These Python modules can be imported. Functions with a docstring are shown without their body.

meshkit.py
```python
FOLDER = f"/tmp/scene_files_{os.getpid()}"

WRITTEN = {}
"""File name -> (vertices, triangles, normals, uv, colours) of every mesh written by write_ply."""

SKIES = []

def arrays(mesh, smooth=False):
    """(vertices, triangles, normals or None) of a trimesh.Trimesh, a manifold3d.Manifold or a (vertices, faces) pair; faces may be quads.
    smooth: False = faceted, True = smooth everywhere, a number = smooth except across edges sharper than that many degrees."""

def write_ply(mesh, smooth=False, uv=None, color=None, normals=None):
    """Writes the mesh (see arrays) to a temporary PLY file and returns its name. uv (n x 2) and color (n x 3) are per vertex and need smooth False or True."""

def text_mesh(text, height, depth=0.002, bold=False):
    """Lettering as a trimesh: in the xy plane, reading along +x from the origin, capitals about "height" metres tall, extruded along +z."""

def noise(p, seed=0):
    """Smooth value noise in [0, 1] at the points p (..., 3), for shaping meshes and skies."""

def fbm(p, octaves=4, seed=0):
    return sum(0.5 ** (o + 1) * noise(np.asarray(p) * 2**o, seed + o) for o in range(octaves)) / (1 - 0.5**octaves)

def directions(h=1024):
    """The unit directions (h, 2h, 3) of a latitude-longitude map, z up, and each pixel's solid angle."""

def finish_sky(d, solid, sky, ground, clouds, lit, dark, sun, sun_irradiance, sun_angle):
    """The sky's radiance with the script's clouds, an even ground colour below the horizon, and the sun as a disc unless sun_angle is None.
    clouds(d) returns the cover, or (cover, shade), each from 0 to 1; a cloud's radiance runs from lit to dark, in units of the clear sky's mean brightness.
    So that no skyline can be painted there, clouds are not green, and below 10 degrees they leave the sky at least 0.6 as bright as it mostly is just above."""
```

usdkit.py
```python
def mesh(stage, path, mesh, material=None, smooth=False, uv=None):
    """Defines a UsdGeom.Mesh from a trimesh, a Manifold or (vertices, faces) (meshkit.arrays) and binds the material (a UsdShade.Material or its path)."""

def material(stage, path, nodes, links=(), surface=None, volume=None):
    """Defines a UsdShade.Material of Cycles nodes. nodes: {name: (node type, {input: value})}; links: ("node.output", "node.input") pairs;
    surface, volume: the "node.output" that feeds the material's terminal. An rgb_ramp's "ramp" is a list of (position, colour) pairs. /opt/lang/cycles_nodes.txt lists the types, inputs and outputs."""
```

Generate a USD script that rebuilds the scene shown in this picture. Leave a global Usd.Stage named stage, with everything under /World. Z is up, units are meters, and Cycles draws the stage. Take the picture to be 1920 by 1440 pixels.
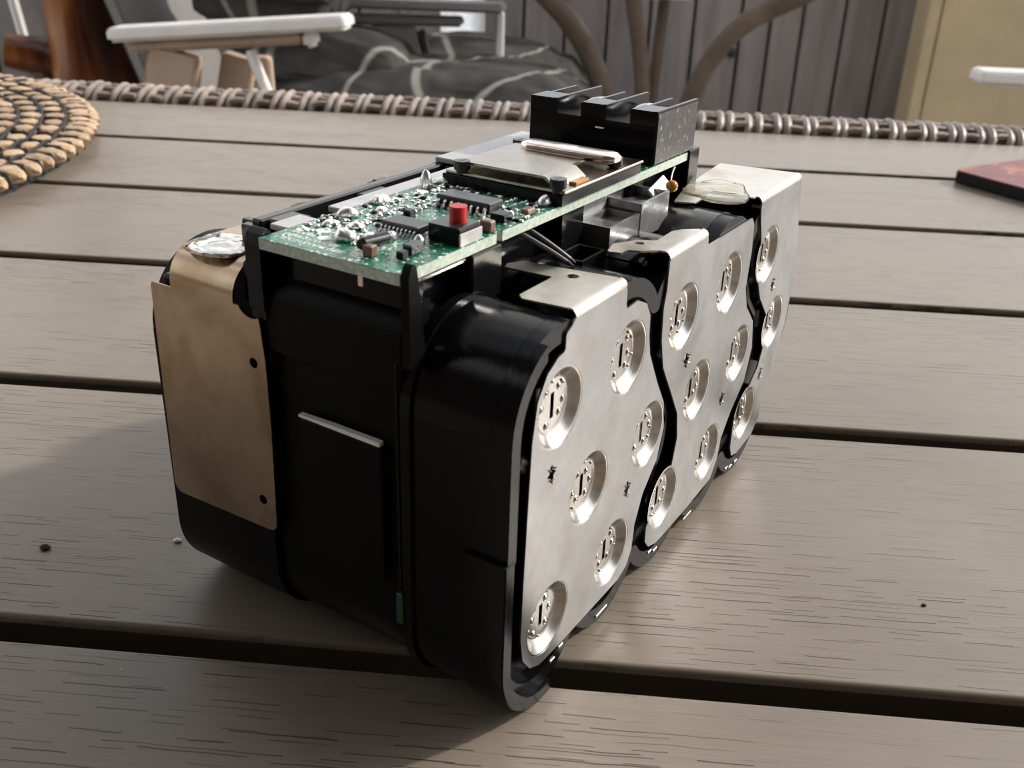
import math, random
import numpy as np, trimesh
from shapely.geometry import Polygon, Point, box as sbox, LineString
from shapely.ops import unary_union
from shapely import affinity
from pxr import Usd, UsdGeom, UsdShade, UsdLux, Gf, Sdf
import usdkit, meshkit

stage = Usd.Stage.CreateInMemory()
UsdGeom.SetStageUpAxis(stage, UsdGeom.Tokens.z)
UsdGeom.SetStageMetersPerUnit(stage, 1.0)
UsdGeom.Xform.Define(stage, '/World')
LOOK = '/World/Looks'
UsdGeom.Scope.Define(stage, LOOK)

# ------------------------------------------------------------------ camera
CAM_POS = np.array([0.0065, -0.1158, 0.1150])
PITCH, YAW, ROLL, F_PX = 0.4509, 0.0691, 0.0353, 1862.25
cy_, sy_ = math.cos(YAW), math.sin(YAW)
fwd = np.array([-sy_ * math.cos(PITCH), cy_ * math.cos(PITCH), -math.sin(PITCH)])
rgt = np.array([cy_, sy_, 0.0]); upv = np.cross(rgt, fwd)
r2 = rgt * math.cos(ROLL) + upv * math.sin(ROLL)
u2 = -rgt * math.sin(ROLL) + upv * math.cos(ROLL)
cam = UsdGeom.Camera.Define(stage, '/World/camera')
m4 = Gf.Matrix4d(*r2, 0, *u2, 0, *(-fwd), 0, *CAM_POS, 1)
cam.AddTransformOp().Set(m4)
cam.CreateHorizontalApertureAttr(36.0)
cam.CreateVerticalApertureAttr(27.0)
cam.CreateFocalLengthAttr(36.0 * F_PX / 1920)
cam.CreateClippingRangeAttr(Gf.Vec2f(0.01, 1000))
cam.CreateFStopAttr(44.0)
cam.CreateFocusDistanceAttr(0.185)
cam.CreateExposureAttr(0.92)

# ------------------------------------------------------------------ sky and sun
SUN_DIR = np.array([0.91, 0.41, 0.0]); SUN_ELEV = math.radians(32)
SUN_DIR = SUN_DIR / np.linalg.norm(SUN_DIR) * math.cos(SUN_ELEV); SUN_DIR[2] = math.sin(SUN_ELEV)
sky_mat = usdkit.material(stage, LOOK + '/sky', {
    'sky': ('sky_texture', {'sky_type': 'single_scattering', 'sun_disc': False, 'sun_elevation': SUN_ELEV,
                            'sun_rotation': math.atan2(SUN_DIR[0], SUN_DIR[1]), 'aerosol_density': 2.0}),
    'hsv': ('hsv', {'saturation': 0.22, 'value': 1.0, 'hue': 0.5, 'fac': 1.0}),
    'tc': ('texture_coordinate', {}),
    'cl': ('noise_texture', {'scale': 3.0, 'detail': 5.0, 'roughness': 0.55}),
    'rr': ('rgb_ramp', {'ramp': [(0.40, (0, 0, 0)), (0.62, (1, 1, 1))]}),
    'mx': ('mix_color', {'b': (5.2, 5.1, 5.0), 'use_clamp': False}),
    'bg': ('background_shader', {'strength': 0.14})},
    [('sky.color', 'hsv.color'), ('tc.generated', 'cl.vector'), ('cl.fac', 'rr.fac'), ('hsv.color', 'mx.a'), ('rr.color', 'mx.fac'),
     ('mx.result', 'bg.color')], surface='bg.background')
dome = UsdLux.DomeLight.Define(stage, '/World/sky')
UsdShade.MaterialBindingAPI.Apply(dome.GetPrim()).Bind(sky_mat)
dome.GetPrim().SetCustomDataByKey('kind', 'structure')
sun = UsdLux.DistantLight.Define(stage, '/World/sun')
sun.CreateNormalizeAttr(True); sun.CreateIntensityAttr(0.5); sun.CreateAngleAttr(2.5)
sun.CreateColorAttr(Gf.Vec3f(1.0, 0.93, 0.84))
zax = SUN_DIR; xax = np.cross([0, 0, 1.0], zax); xax /= np.linalg.norm(xax); yax = np.cross(zax, xax)
sun.AddTransformOp().Set(Gf.Matrix4d(*xax, 0, *yax, 0, *zax, 0, 0, 0, 0, 1))

# ------------------------------------------------------------------ helpers
used = {}
def path_for(name, parent):
    base = ('/World' if parent is None else str(parent.GetPath())) + '/' + name
    k = used.get(base, -1) + 1; used[base] = k
    return base if k == 0 else f'{base}_{k:03d}'

def tag(p, label=None, cat=None, group=None, kind=None):
    for k, v in (('label', label), ('category', cat), ('group', group), ('kind', kind)):
        if v: p.SetCustomDataByKey(k, v)
    return p

def thing(name, label, cat, loc=(0, 0, 0), rz=0, group=None):
    x = UsdGeom.Xform.Define(stage, path_for(name, None))
    if any(loc): x.AddTranslateOp().Set(Gf.Vec3d(*map(float, loc)))
    if rz: x.AddRotateZOp().Set(math.degrees(rz))
    return tag(x.GetPrim(), label, cat, group)

def obj(name, mesh, mat, parent=None, smooth=30, mm=False, **cd):
    if isinstance(mesh, (list, tuple)) and not isinstance(mesh[0], np.ndarray): mesh = cat(mesh)
    if mm:
        mesh = mesh.copy(); mesh.apply_scale(0.001)
    p = usdkit.mesh(stage, path_for(name, parent), mesh, mat, smooth=smooth).GetPrim()
    return tag(p, **cd)

def cat(ms): return trimesh.util.concatenate(ms)

def cbox(x0, x1, y0, y1, z0, z1, b=0.0):
    """A box with chamfered edges (chamfer b)."""
    if x0 > x1: x0, x1 = x1, x0
    if y0 > y1: y0, y1 = y1, y0
    if z0 > z1: z0, z1 = z1, z0
    if b <= 0:
        return trimesh.creation.box(bounds=[[x0, y0, z0], [x1, y1, z1]])
    pts = []
    for X, sx in ((x0, 1), (x1, -1)):
        for Y, sy in ((y0, 1), (y1, -1)):
            for Z, sz in ((z0, 1), (z1, -1)):
                pts += [(X + sx * b, Y + sy * b, Z), (X + sx * b, Y, Z + sz * b), (X, Y + sy * b, Z + sz * b)]
    return trimesh.convex.convex_hull(np.array(pts))

def ext(poly, axis, a, b):
    """Extrudes a shapely polygon. axis 'y': poly is (x, z); 'x': poly is (y, z); 'z': poly is (x, y). From a to b."""
    out = []
    for g in getattr(poly, 'geoms', [poly]):
        if g.is_empty or g.area < 1e-9: continue
        m = trimesh.creation.extrude_polygon(g, b - a, engine='earcut')
        v = m.vertices.copy(); v[:, 2] += a
        if axis == 'y':
            m.vertices = v[:, [0, 2, 1]]; m.invert()
        elif axis == 'x':
            m.vertices = v[:, [2, 0, 1]]
        else:
            m.vertices = v
        out.append(m)
    return cat(out)

def bevel_ext(poly, axis, a, b, bev, both=True):
    """As ext with a chamfer made of an inset step at the ends."""
    steps = [ext(poly, axis, a + bev, b - (bev if both else 0))]
    n = 3
    for k in range(n):
        t0, t1 = k / n, (k + 1) / n
        ins = bev * (1 - math.sqrt(1 - (1 - t1 + 0.5 / n) ** 2)) if False else bev * (1 - t1 + .5 / n) * 0.8
        steps.append(ext(poly.buffer(-ins), axis, a + bev * t0, a + bev * t1 + (1e-3 if k < n - 1 else 1e-3)))
        if both:
            steps.append(ext(poly.buffer(-ins), axis, b - bev * t1 - 1e-3, b - bev * t0))
    return cat(steps)

def loft(rings, close=True, caps=True):
    """Rings: list of (n,3) arrays with the same n; makes a tube with caps."""
    rings = [np.asarray(r, float) for r in rings]; n = len(rings[0]); V = np.vstack(rings); Fs = []
    for i in range(len(rings) - 1):
        for j in range(n):
            k = (j + 1) % n
            if not close and k == 0: continue
            a, b, c, d = i * n + j, i * n + k, (i + 1) * n + k, (i + 1) * n + j
            Fs += [(a, b, c), (a, c, d)]
    if caps and close:
        V = np.vstack([V, rings[0].mean(0), rings[-1].mean(0)]); c0, c1 = len(V) - 2, len(V) - 1; o = (len(rings) - 1) * n
        for j in range(n):
            k = (j + 1) % n
            Fs += [(c0, k, j), (c1, o + j, o + k)]
    m = trimesh.Trimesh(V, np.array(Fs), process=False)
    if m.is_watertight and m.volume < 0: m.invert()
    return m

def tube(pts, rad, n=10, ref=None, flat=1.0):
    """Tube along points; rad is a number or one per point; flat squashes it across the reference direction."""
    pts = np.asarray(pts, float); N = len(pts); rad = np.broadcast_to(np.asarray(rad, float), (N,))
    t = np.gradient(pts, axis=0); t /= np.linalg.norm(t, axis=1, keepdims=True)
    a = np.asarray(ref if ref is not None else ([0, 0, 1] if abs(t[0][2]) < .9 else [1, 0, 0]), float)
    rings = []
    for i in range(N):
        e1 = a - t[i] * (a @ t[i])
        if np.linalg.norm(e1) < 1e-6: e1 = np.cross(t[i], [0.3, 1, .2])
        e1 /= np.linalg.norm(e1); a = e1 if ref is None else a; e2 = np.cross(t[i], e1)
        q = np.linspace(0, 2 * np.pi, n, endpoint=False)
        rings.append(pts[i] + rad[i] * (np.outer(np.cos(q) * flat, e1) + np.outer(np.sin(q), e2)))
    return loft(rings)

def spline(P, n=24):
    from scipy.interpolate import CubicSpline
    P = np.asarray(P, float); s = np.r_[0, np.cumsum(np.linalg.norm(np.diff(P, axis=0), axis=1))]
    return CubicSpline(s, P)(np.linspace(0, s[-1], n))

def rpoly(pts, r=0.0, q=6):
    p = Polygon(pts)
    if not p.is_valid: p = p.buffer(0)
    if r > 0: p = p.buffer(-r, quad_segs=q).buffer(2 * r, quad_segs=q).buffer(-r, quad_segs=q)
    return p

def heightfield(poly_center, ax, ay, h, n=28, seed=0, bump=0.3, freq=0.5, rot=0.0, z0=0.0, edge=0.5):
    """A lumpy dome (x, y, z): elliptical outline with noise, used for glue and solder."""
    rng = np.random.RandomState(seed)
    th = np.linspace(0, 2 * np.pi, n, endpoint=False); R = np.linspace(0, 1, 9)[1:]
    out = 1 + 0.18 * np.sin(2 * th + rng.rand() * 6) + 0.10 * np.sin(3 * th + rng.rand() * 6) + .06 * np.sin(5 * th + rng.rand() * 6)
    V = [[0, 0, h]]; Fc = []
    for rr in R:
        for k, t in enumerate(th):
            x, y = ax * rr * out[k] * math.cos(t), ay * rr * out[k] * math.sin(t)
            z = h * (1 - rr ** 2) ** edge if rr < 1 else 0
            z *= 1 + bump * (meshkit.fbm(np.array([x * freq + seed, y * freq, 3.3 + seed]), 3, seed) - .5) * 2
            V.append([x, y, z])
    for k in range(n): Fc.append((0, 1 + k, 1 + (k + 1) % n))
    for i in range(len(R) - 1):
        for k in range(n):
            a, b = 1 + i * n + k, 1 + i * n + (k + 1) % n
            Fc += [(a, a + n, b + n), (a, b + n, b)]
    V = np.array(V); c = len(V); V = np.vstack([V, [0, 0, -0.05]]); o = 1 + (len(R) - 1) * n
    for k in range(n): Fc.append((c, o + (k + 1) % n, o + k))
    cr, sr = math.cos(rot), math.sin(rot)
    V[:, :2] = V[:, :2] @ np.array([[cr, sr], [-sr, cr]])
    V += [poly_center[0], poly_center[1], z0]
    return trimesh.Trimesh(V, np.array(Fc), process=False)

# ------------------------------------------------------------------ materials
def mat(name, nodes, links=(), surface='p.BSDF'):
    return usdkit.material(stage, f'{LOOK}/{name}', nodes, links, surface=surface)

def simple(name, col, rough=0.5, metal=0.0, var=0.12, scale=40.0, bump=0.0, bscale=800.0, bdist=0.0002, rvar=0.0, **kw):
    c = np.array(col, float)
    nodes = {'g': ('geometry', {}), 'n': ('noise_texture', {'scale': scale, 'detail': 4.0, 'roughness': 0.6}),
             'r': ('rgb_ramp', {'ramp': [(0.3, tuple(np.clip(c * (1 - var), 0, 1))), (0.7, tuple(np.clip(c * (1 + var), 0, 1)))]}),
             'p': ('principled_bsdf', {'roughness': rough, 'metallic': metal, **kw})}
    links = [('g.position', 'n.vector'), ('n.fac', 'r.fac'), ('r.color', 'p.base_color')]
    if rvar:
        nodes['mr'] = ('map_range', {'from_min': 0.3, 'from_max': 0.7, 'to_min': rough - rvar, 'to_max': rough + rvar, 'clamp': True})
        links += [('n.fac', 'mr.value'), ('mr.result', 'p.roughness')]
    if bump:
        nodes['bn'] = ('noise_texture', {'scale': bscale, 'detail': 3.0}); nodes['b'] = ('bump', {'strength': bump, 'distance': bdist})
        links += [('g.position', 'bn.vector'), ('bn.fac', 'b.height'), ('b.normal', 'p.normal')]
    return mat(name, nodes, links)

M = {}
M['black'] = simple('black_plastic', (0.003, 0.003, 0.0034), 0.15, specular_ior_level=0.2, bump=0.25, bscale=2500, bdist=0.00006, var=.2)
M['black_tex'] = simple('textured_black_plastic', (0.003, 0.003, 0.0033), 0.36, specular_ior_level=0.08, bump=0.6, bscale=4500, bdist=0.00006, var=.2)
M['black_gloss'] = simple('glossy_black_plastic', (0.006, 0.006, 0.007), 0.16, var=.2, bump=.1, bscale=500, bdist=.0001)
M['grey_gloss'] = simple('glossy_grey_plastic', (0.38, 0.38, 0.38), 0.22, var=.15, scale=200)
M['red'] = simple('red_plastic', (0.42, 0.012, 0.012), 0.35, var=.1, scale=400)
M['copper'] = simple('tinned_copper', (0.95, 0.80, 0.75), 0.2, 1.0, var=.12, scale=300, bump=.3, bscale=300, bdist=.0003)
M['solder'] = simple('solder', (0.92, 0.92, 0.92), 0.33, 1.0, var=.05, scale=900, bump=.6, bscale=1600, bdist=.0002)
M['shiny_glue'] = simple('silvery_glue', (0.72, 0.71, 0.69), 0.06, 0.85, var=.25, scale=90, bump=0.8, bscale=85, bdist=.003)
M['tray'] = simple('shiny_grey_tray', (0.30, 0.30, 0.31), 0.22, 0.7, var=.3, scale=260, bump=.3, bscale=260, bdist=.0004)
M['fr4'] = simple('board_edge', (0.44, 0.52, 0.44), 0.42, var=.25, scale=1500)
M['silk'] = simple('white_print', (0.80, 0.82, 0.80), 0.5, var=.05)
M['wire'] = simple('grey_wire_sleeve', (0.045, 0.045, 0.05), 0.35, var=.1)
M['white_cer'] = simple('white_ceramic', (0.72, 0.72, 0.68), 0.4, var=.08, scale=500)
M['amber'] = simple('amber_lacquer', (0.40, 0.17, 0.012), 0.18, var=.3, scale=700)
M['green_mat'] = simple('green_plastic', (0.003, 0.045, 0.014), 0.4)
M['chip'] = simple('chip_black', (0.014, 0.014, 0.015), 0.25, var=.2, scale=1500)
M['chip_brown'] = simple('capacitor_brown', (0.16, 0.09, 0.06), 0.4, var=.3, scale=1500)

def nickel(name, c0, c1, rough, stain=(0.42, 0.34, 0.24), scale=160):
    return mat(name, {
        'g': ('geometry', {}), 'n': ('noise_texture', {'scale': scale, 'detail': 5.0, 'roughness': 0.65}),
        'r': ('rgb_ramp', {'ramp': [(0.30, c0), (0.68, c1)]}),
        'n2': ('noise_texture', {'scale': 55.0, 'detail': 3.0, 'distortion': 1.2}),
        'r2': ('rgb_ramp', {'ramp': [(0.50, (0, 0, 0)), (0.74, (1, 1, 1))]}),
        'mx': ('mix_color', {'b': stain}),
        'n3': ('noise_texture', {'scale': 5200.0, 'detail': 2.0}), 'b': ('bump', {'strength': 0.25, 'distance': 0.00005}),
        'n4': ('noise_texture', {'scale': 70.0, 'detail': 4.0}),
        'mr': ('map_range', {'from_min': 0.3, 'from_max': 0.7, 'to_min': rough - 0.07, 'to_max': rough + 0.09, 'clamp': True}),
        'p': ('principled_bsdf', {'metallic': 1.0})},
        [('g.position', 'n.vector'), ('g.position', 'n2.vector'), ('g.position', 'n3.vector'), ('g.position', 'n4.vector'), ('n.fac', 'r.fac'),
         ('n2.fac', 'r2.fac'), ('r.color', 'mx.a'), ('r2.color', 'mx.fac'), ('mx.result', 'p.base_color'), ('n3.fac', 'b.height'),
         ('b.normal', 'p.normal'), ('n4.fac', 'mr.value'), ('mr.result', 'p.roughness')])
M['nickel'] = nickel('nickel_sheet', (0.32, 0.323, 0.328), (0.395, 0.398, 0.403), 0.34, stain=(0.33, 0.31, 0.29))
M['nickel_cup'] = nickel('nickel_pressed', (0.46, 0.445, 0.42), (0.56, 0.55, 0.53), 0.18, stain=(0.42, 0.34, 0.25))
M['nickel_warm'] = nickel('nickel_tarnished', (0.42, 0.31, 0.205), (0.50, 0.385, 0.27), 0.20, stain=(0.31, 0.21, 0.125))
M['nickel_dark'] = nickel('nickel_module', (0.36, 0.32, 0.27), (0.46, 0.42, 0.36), 0.22)
M['nickel_brown'] = nickel('nickel_plate_dull', (0.58, 0.54, 0.48), (0.70, 0.66, 0.60), 0.28)

M['mask'] = mat('green_solder_mask', {
    'g': ('geometry', {}), 'n': ('noise_texture', {'scale': 900.0, 'detail': 3.0}),
    'r': ('rgb_ramp', {'ramp': [(0.35, (0.004, 0.075, 0.038)), (0.66, (0.008, 0.14, 0.075))]}),
    'n2': ('noise_texture', {'scale': 1300.0, 'detail': 3.0}), 'b': ('bump', {'strength': 0.7, 'distance': 0.0004}),
    'vd': ('voronoi_texture', {'scale': 950.0, 'feature': 'f1'}), 'vdr': ('rgb_ramp', {'ramp': [(0.21, (1, 1, 1)), (0.27, (0, 0, 0))]}), 'vm': ('mix_color', {'b': (0.75, 0.77, 0.75)}),
    'p': ('principled_bsdf', {'roughness': 0.22, 'coat_weight': 0.6, 'coat_roughness': 0.06})},
    [('g.position', 'n.vector'), ('n.fac', 'r.fac'), ('g.position', 'vd.vector'), ('vd.distance', 'vdr.fac'), ('r.color', 'vm.a'), ('vdr.color', 'vm.fac'), ('vm.result', 'p.base_color'), ('g.position', 'n2.vector'),
     ('n2.fac', 'b.height'), ('b.normal', 'p.normal'), ('b.normal', 'p.coat_normal')])
M['glue'] = mat('clear_glue', {
    'g': ('geometry', {}), 'n': ('noise_texture', {'scale': 120.0, 'detail': 1.0, 'distortion': 1.0}), 'b': ('bump', {'strength': 0.5, 'distance': 0.0014}),
    'p': ('principled_bsdf', {'base_color': (0.93, 0.88, 0.70), 'roughness': 0.05, 'transmission_weight': 0.92, 'ior': 1.5})},
    [('g.position', 'n.vector'), ('n.fac', 'b.height'), ('b.normal', 'p.normal')])
M['speck_black'] = mat('speckled_black_plastic', {
    'g': ('geometry', {}), 'n': ('noise_texture', {'scale': 700.0, 'detail': 7.0, 'roughness': 0.72, 'distortion': 0.4}),
    'r': ('rgb_ramp', {'ramp': [(0.0, (0.014, 0.014, 0.015)), (0.5, (0.024, 0.024, 0.025)), (0.60, (0.05, 0.05, 0.05)), (0.66, (0.42, 0.42, 0.41))]}),
    'p': ('principled_bsdf', {'roughness': 0.38})}, [('g.position', 'n.vector'), ('n.fac', 'r.fac'), ('r.color', 'p.base_color')])

def slat_material():
    """Painted boards with short embossed pores: rows of fine dashes, on or off per cell, and a low-frequency field that thins them out."""
    nodes = {'g': ('geometry', {}), 'sx': ('separate_xyz', {}), 'n4': ('noise_texture', {'scale': 13.0, 'detail': 4.0}),
        'm2': ('mapping', {'mapping_type': 'point', 'scale': (7.0, 30.0, 1.0)}), 'n2': ('noise_texture', {'scale': 1.0, 'detail': 3.0}),
        'm3': ('mapping', {'mapping_type': 'point', 'scale': (30.0, 2400.0, 60.0)}), 'n3': ('noise_texture', {'scale': 1.0, 'detail': 3.0}),
        'nw': ('noise_texture', {'scale': 95.0, 'detail': 2.0}),
        'base': ('rgb_ramp', {'ramp': [(0.3, (0.156, 0.128, 0.099)), (0.7, (0.214, 0.180, 0.145))]}),
        'fine': ('rgb_ramp', {'ramp': [(0.3, (0.90, 0.90, 0.90)), (0.7, (1.06, 1.06, 1.06))]}),
        'mf': ('mix_color', {'blend_type': 'multiply', 'fac': 1.0, 'use_clamp': False}),
        'mx': ('mix_color', {'b': (0.040, 0.032, 0.024)}), 'n5': ('noise_texture', {'scale': 330.0, 'detail': 3.0, 'roughness': 0.7}),
        'r5': ('rgb_ramp', {'ramp': [(0.745, (0, 0, 0)), (0.78, (1, 1, 1))]}), 'mx2': ('mix_color', {'b': (0.62, 0.58, 0.52)}),
        'mr': ('map_range', {'from_min': 0.3, 'from_max': 0.7, 'to_min': 0.27, 'to_max': 0.40, 'clamp': True}),
        'inv': ('math', {'math_type': 'multiply', 'value2': -1.0}), 'ah': ('math', {'math_type': 'multiply_add', 'value2': 0.10}),
        'b': ('bump', {'strength': 0.7, 'distance': 0.0003}), 'p': ('principled_bsdf', {})}
    L = [('g.position', 'sx.vector'), ('g.position', 'm2.vector'), ('m2.vector', 'n2.vector'), ('g.position', 'm3.vector'), ('m3.vector', 'n3.vector'),
         ('g.position', 'n4.vector'), ('g.position', 'nw.vector'), ('g.position', 'n5.vector'), ('n4.fac', 'base.fac'), ('n3.fac', 'fine.fac'),
         ('base.color', 'mf.a'), ('fine.color', 'mf.b'), ('mf.result', 'mx.a'), ('n5.fac', 'r5.fac'), ('r5.color', 'mx2.fac'), ('mx.result', 'mx2.a'),
         ('mx2.result', 'p.base_color'), ('n4.fac', 'mr.value'), ('mr.result', 'p.roughness')]
    for t, rows, cells, half, cut, wob in (('a', 430.0, 118.0, 0.040, 0.34, 0.35), ('c', 700.0, 180.0, 0.050, 0.50, 0.5)):
        N = lambda k, *a: nodes.__setitem__(t + k, a)
        N('w', 'math', {'math_type': 'multiply_add', 'value2': wob}); N('y', 'math', {'math_type': 'multiply_add', 'value2': rows})
        N('fl', 'math', {'math_type': 'floor'}); N('fr', 'math', {'math_type': 'fraction'}); N('d', 'math', {'math_type': 'subtract', 'value2': 0.5})
        N('ab', 'math', {'math_type': 'absolute'}); N('ln', 'map_range', {'range_type': 'smoothstep', 'from_min': half * .55, 'from_max': half * 1.5, 'to_min': 1.0, 'to_max': 0.0, 'clamp': True})
        N('wn', 'white_noise_texture', {'dimensions': '1D'}); N('xo', 'math', {'math_type': 'multiply', 'value2': 61.0})
        N('x', 'math', {'math_type': 'multiply_add', 'value2': cells}); N('xf', 'math', {'math_type': 'floor'})
        N('cv', 'combine_xyz', {}); N('w2', 'white_noise_texture', {'dimensions': '3D'})
        N('dn', 'map_range', {'from_min': 0.36, 'from_max': 0.62, 'to_min': 0.97, 'to_max': cut, 'clamp': True})
        N('on', 'math', {'math_type': 'subtract'}); N('os', 'map_range', {'from_min': 0.0, 'from_max': 0.35, 'to_min': 0.0, 'to_max': 1.0, 'clamp': True}); N('o', 'math', {'math_type': 'multiply'})
        L += [('nw.fac', t + 'w.value1'), ('sx.y', t + 'y.value1'), (t + 'w.value', t + 'y.value3'), (t + 'y.value', t + 'fl.value1'), (t + 'y.value', t + 'fr.value1'),
              (t + 'fr.value', t + 'd.value1'), (t + 'd.value', t + 'ab.value1'), (t + 'ab.value', t + 'ln.value'), (t + 'fl.value', t + 'wn.w'), (t + 'wn.value', t + 'xo.value1'),
              ('sx.x', t + 'x.value1'), (t + 'xo.value', t + 'x.value3'), (t + 'x.value', t + 'xf.value1'), (t + 'fl.value', t + 'cv.x'), (t + 'xf.value', t + 'cv.y'),
              (t + 'cv.vector', t + 'w2.vector'), ('n2.fac', t + 'dn.value'), (t + 'w2.value', t + 'on.value1'), (t + 'dn.result', t + 'on.value2'),
              (t + 'on.value', t + 'os.value'), (t + 'os.result', t + 'o.value1'), (t + 'ln.result', t + 'o.value2')]
        nodes[t + 'w'][1]['value3'] = 0.0 if t == 'a' else 0.37
    nodes['mg'] = ('math', {'math_type': 'maximum'})
    L += [('ao.value', 'mg.value1'), ('co.value', 'mg.value2'), ('mg.value', 'mx.fac'), ('mg.value', 'inv.value1'), ('n3.fac', 'ah.value1'), ('inv.value', 'ah.value3'),
          ('ah.value', 'b.height'), ('b.normal', 'p.normal')]
    return mat('table_slat', nodes, L)
M['slat'] = slat_material()
M['frame'] = simple('table_frame', (0.05, 0.045, 0.04), 0.5)
M['rattan'] = simple('plastic_rattan', (0.27, 0.22, 0.19), 0.45, var=.45, scale=60, bump=.3, bscale=900, bdist=.0004)
M['straw'] = mat('straw', {
    'g': ('geometry', {}), 'oi': ('object_info', {}), 'n': ('noise_texture', {'scale': 260.0, 'detail': 4.0, 'roughness': 0.7}),
    'm': ('mapping', {'mapping_type': 'point', 'scale': (1.0, 3.0, 3.0)}),
    'r': ('rgb_ramp', {'ramp': [(0.30, (0.30, 0.17, 0.09)), (0.5, (0.50, 0.34, 0.20)), (0.72, (0.62, 0.48, 0.34))]}),
    'mr': ('map_range', {'from_min': 0.0, 'from_max': 1.0, 'to_min': 0.72, 'to_max': 1.12}), 'mm': ('vector_math', {'math_type': 'scale'}),
    'b': ('bump', {'strength': 0.5, 'distance': 0.0008}), 'p': ('principled_bsdf', {'roughness': 0.55})},
    [('g.position', 'm.vector'), ('m.vector', 'n.vector'), ('n.fac', 'r.fac'), ('oi.random', 'mr.value'), ('r.color', 'mm.vector1'), ('mr.result', 'mm.scale'),
     ('mm.vector', 'p.base_color'), ('n.fac', 'b.height'), ('b.normal', 'p.normal')])
M['twine'] = simple('black_twine', (0.010, 0.010, 0.010), 0.7, var=.3, scale=900, bump=.5, bscale=1500, bdist=.0005)
M['red_cover'] = mat('red_marbled', {
    'g': ('geometry', {}), 'n': ('noise_texture', {'scale': 26.0, 'detail': 6.0, 'roughness': 0.65, 'distortion': 1.4}),
    'r': ('rgb_ramp', {'ramp': [(0.30, (0.10, 0.006, 0.006)), (0.45, (0.11, 0.008, 0.008)), (0.55, (0.15, 0.016, 0.012)), (0.63, (0.36, 0.13, 0.04)), (0.70, (0.14, 0.018, 0.012))]}),
    'p': ('principled_bsdf', {'roughness': 0.38})}, [('g.position', 'n.vector'), ('n.fac', 'r.fac'), ('r.color', 'p.base_color')])
M['white_paint'] = simple('white_lacquer', (0.74, 0.73, 0.72), 0.38, var=.04, scale=20)
M['grey_paint'] = simple('grey_lacquer', (0.20, 0.19, 0.185), 0.45, var=.08, scale=20)
M['beige_paint'] = simple('beige_lacquer', (0.42, 0.32, 0.25), 0.5, var=.1, scale=15)
M['dark_metal'] = simple('dark_metal', (0.03, 0.03, 0.03), 0.4)
def plank_mat(name, c0, c1):
    return mat(name, {'g': ('geometry', {}), 'oi': ('object_info', {}), 'm': ('mapping', {'mapping_type': 'point', 'scale': (14.0, 14.0, 1.6)}),
        'n': ('noise_texture', {'scale': 2.2, 'detail': 5.0, 'roughness': 0.6, 'distortion': 0.4}), 'r': ('rgb_ramp', {'ramp': [(0.3, c0), (0.7, c1)]}),
        'mr': ('map_range', {'to_min': 0.85, 'to_max': 1.12}), 'mm': ('vector_math', {'math_type': 'scale'}),
        'p': ('principled_bsdf', {'roughness': 0.6})},
        [('g.position', 'm.vector'), ('m.vector', 'n.vector'), ('n.fac', 'r.fac'), ('oi.random', 'mr.value'), ('r.color', 'mm.vector1'), ('mr.result', 'mm.scale'), ('mm.vector', 'p.base_color')])
M['plank'] = plank_mat('grey_planks', (0.17, 0.152, 0.147), (0.28, 0.256, 0.25))
M['plaster'] = simple('beige_plaster', (0.50, 0.40, 0.25), 0.8, var=.08, scale=12, bump=.3, bscale=160, bdist=.001)
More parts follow.
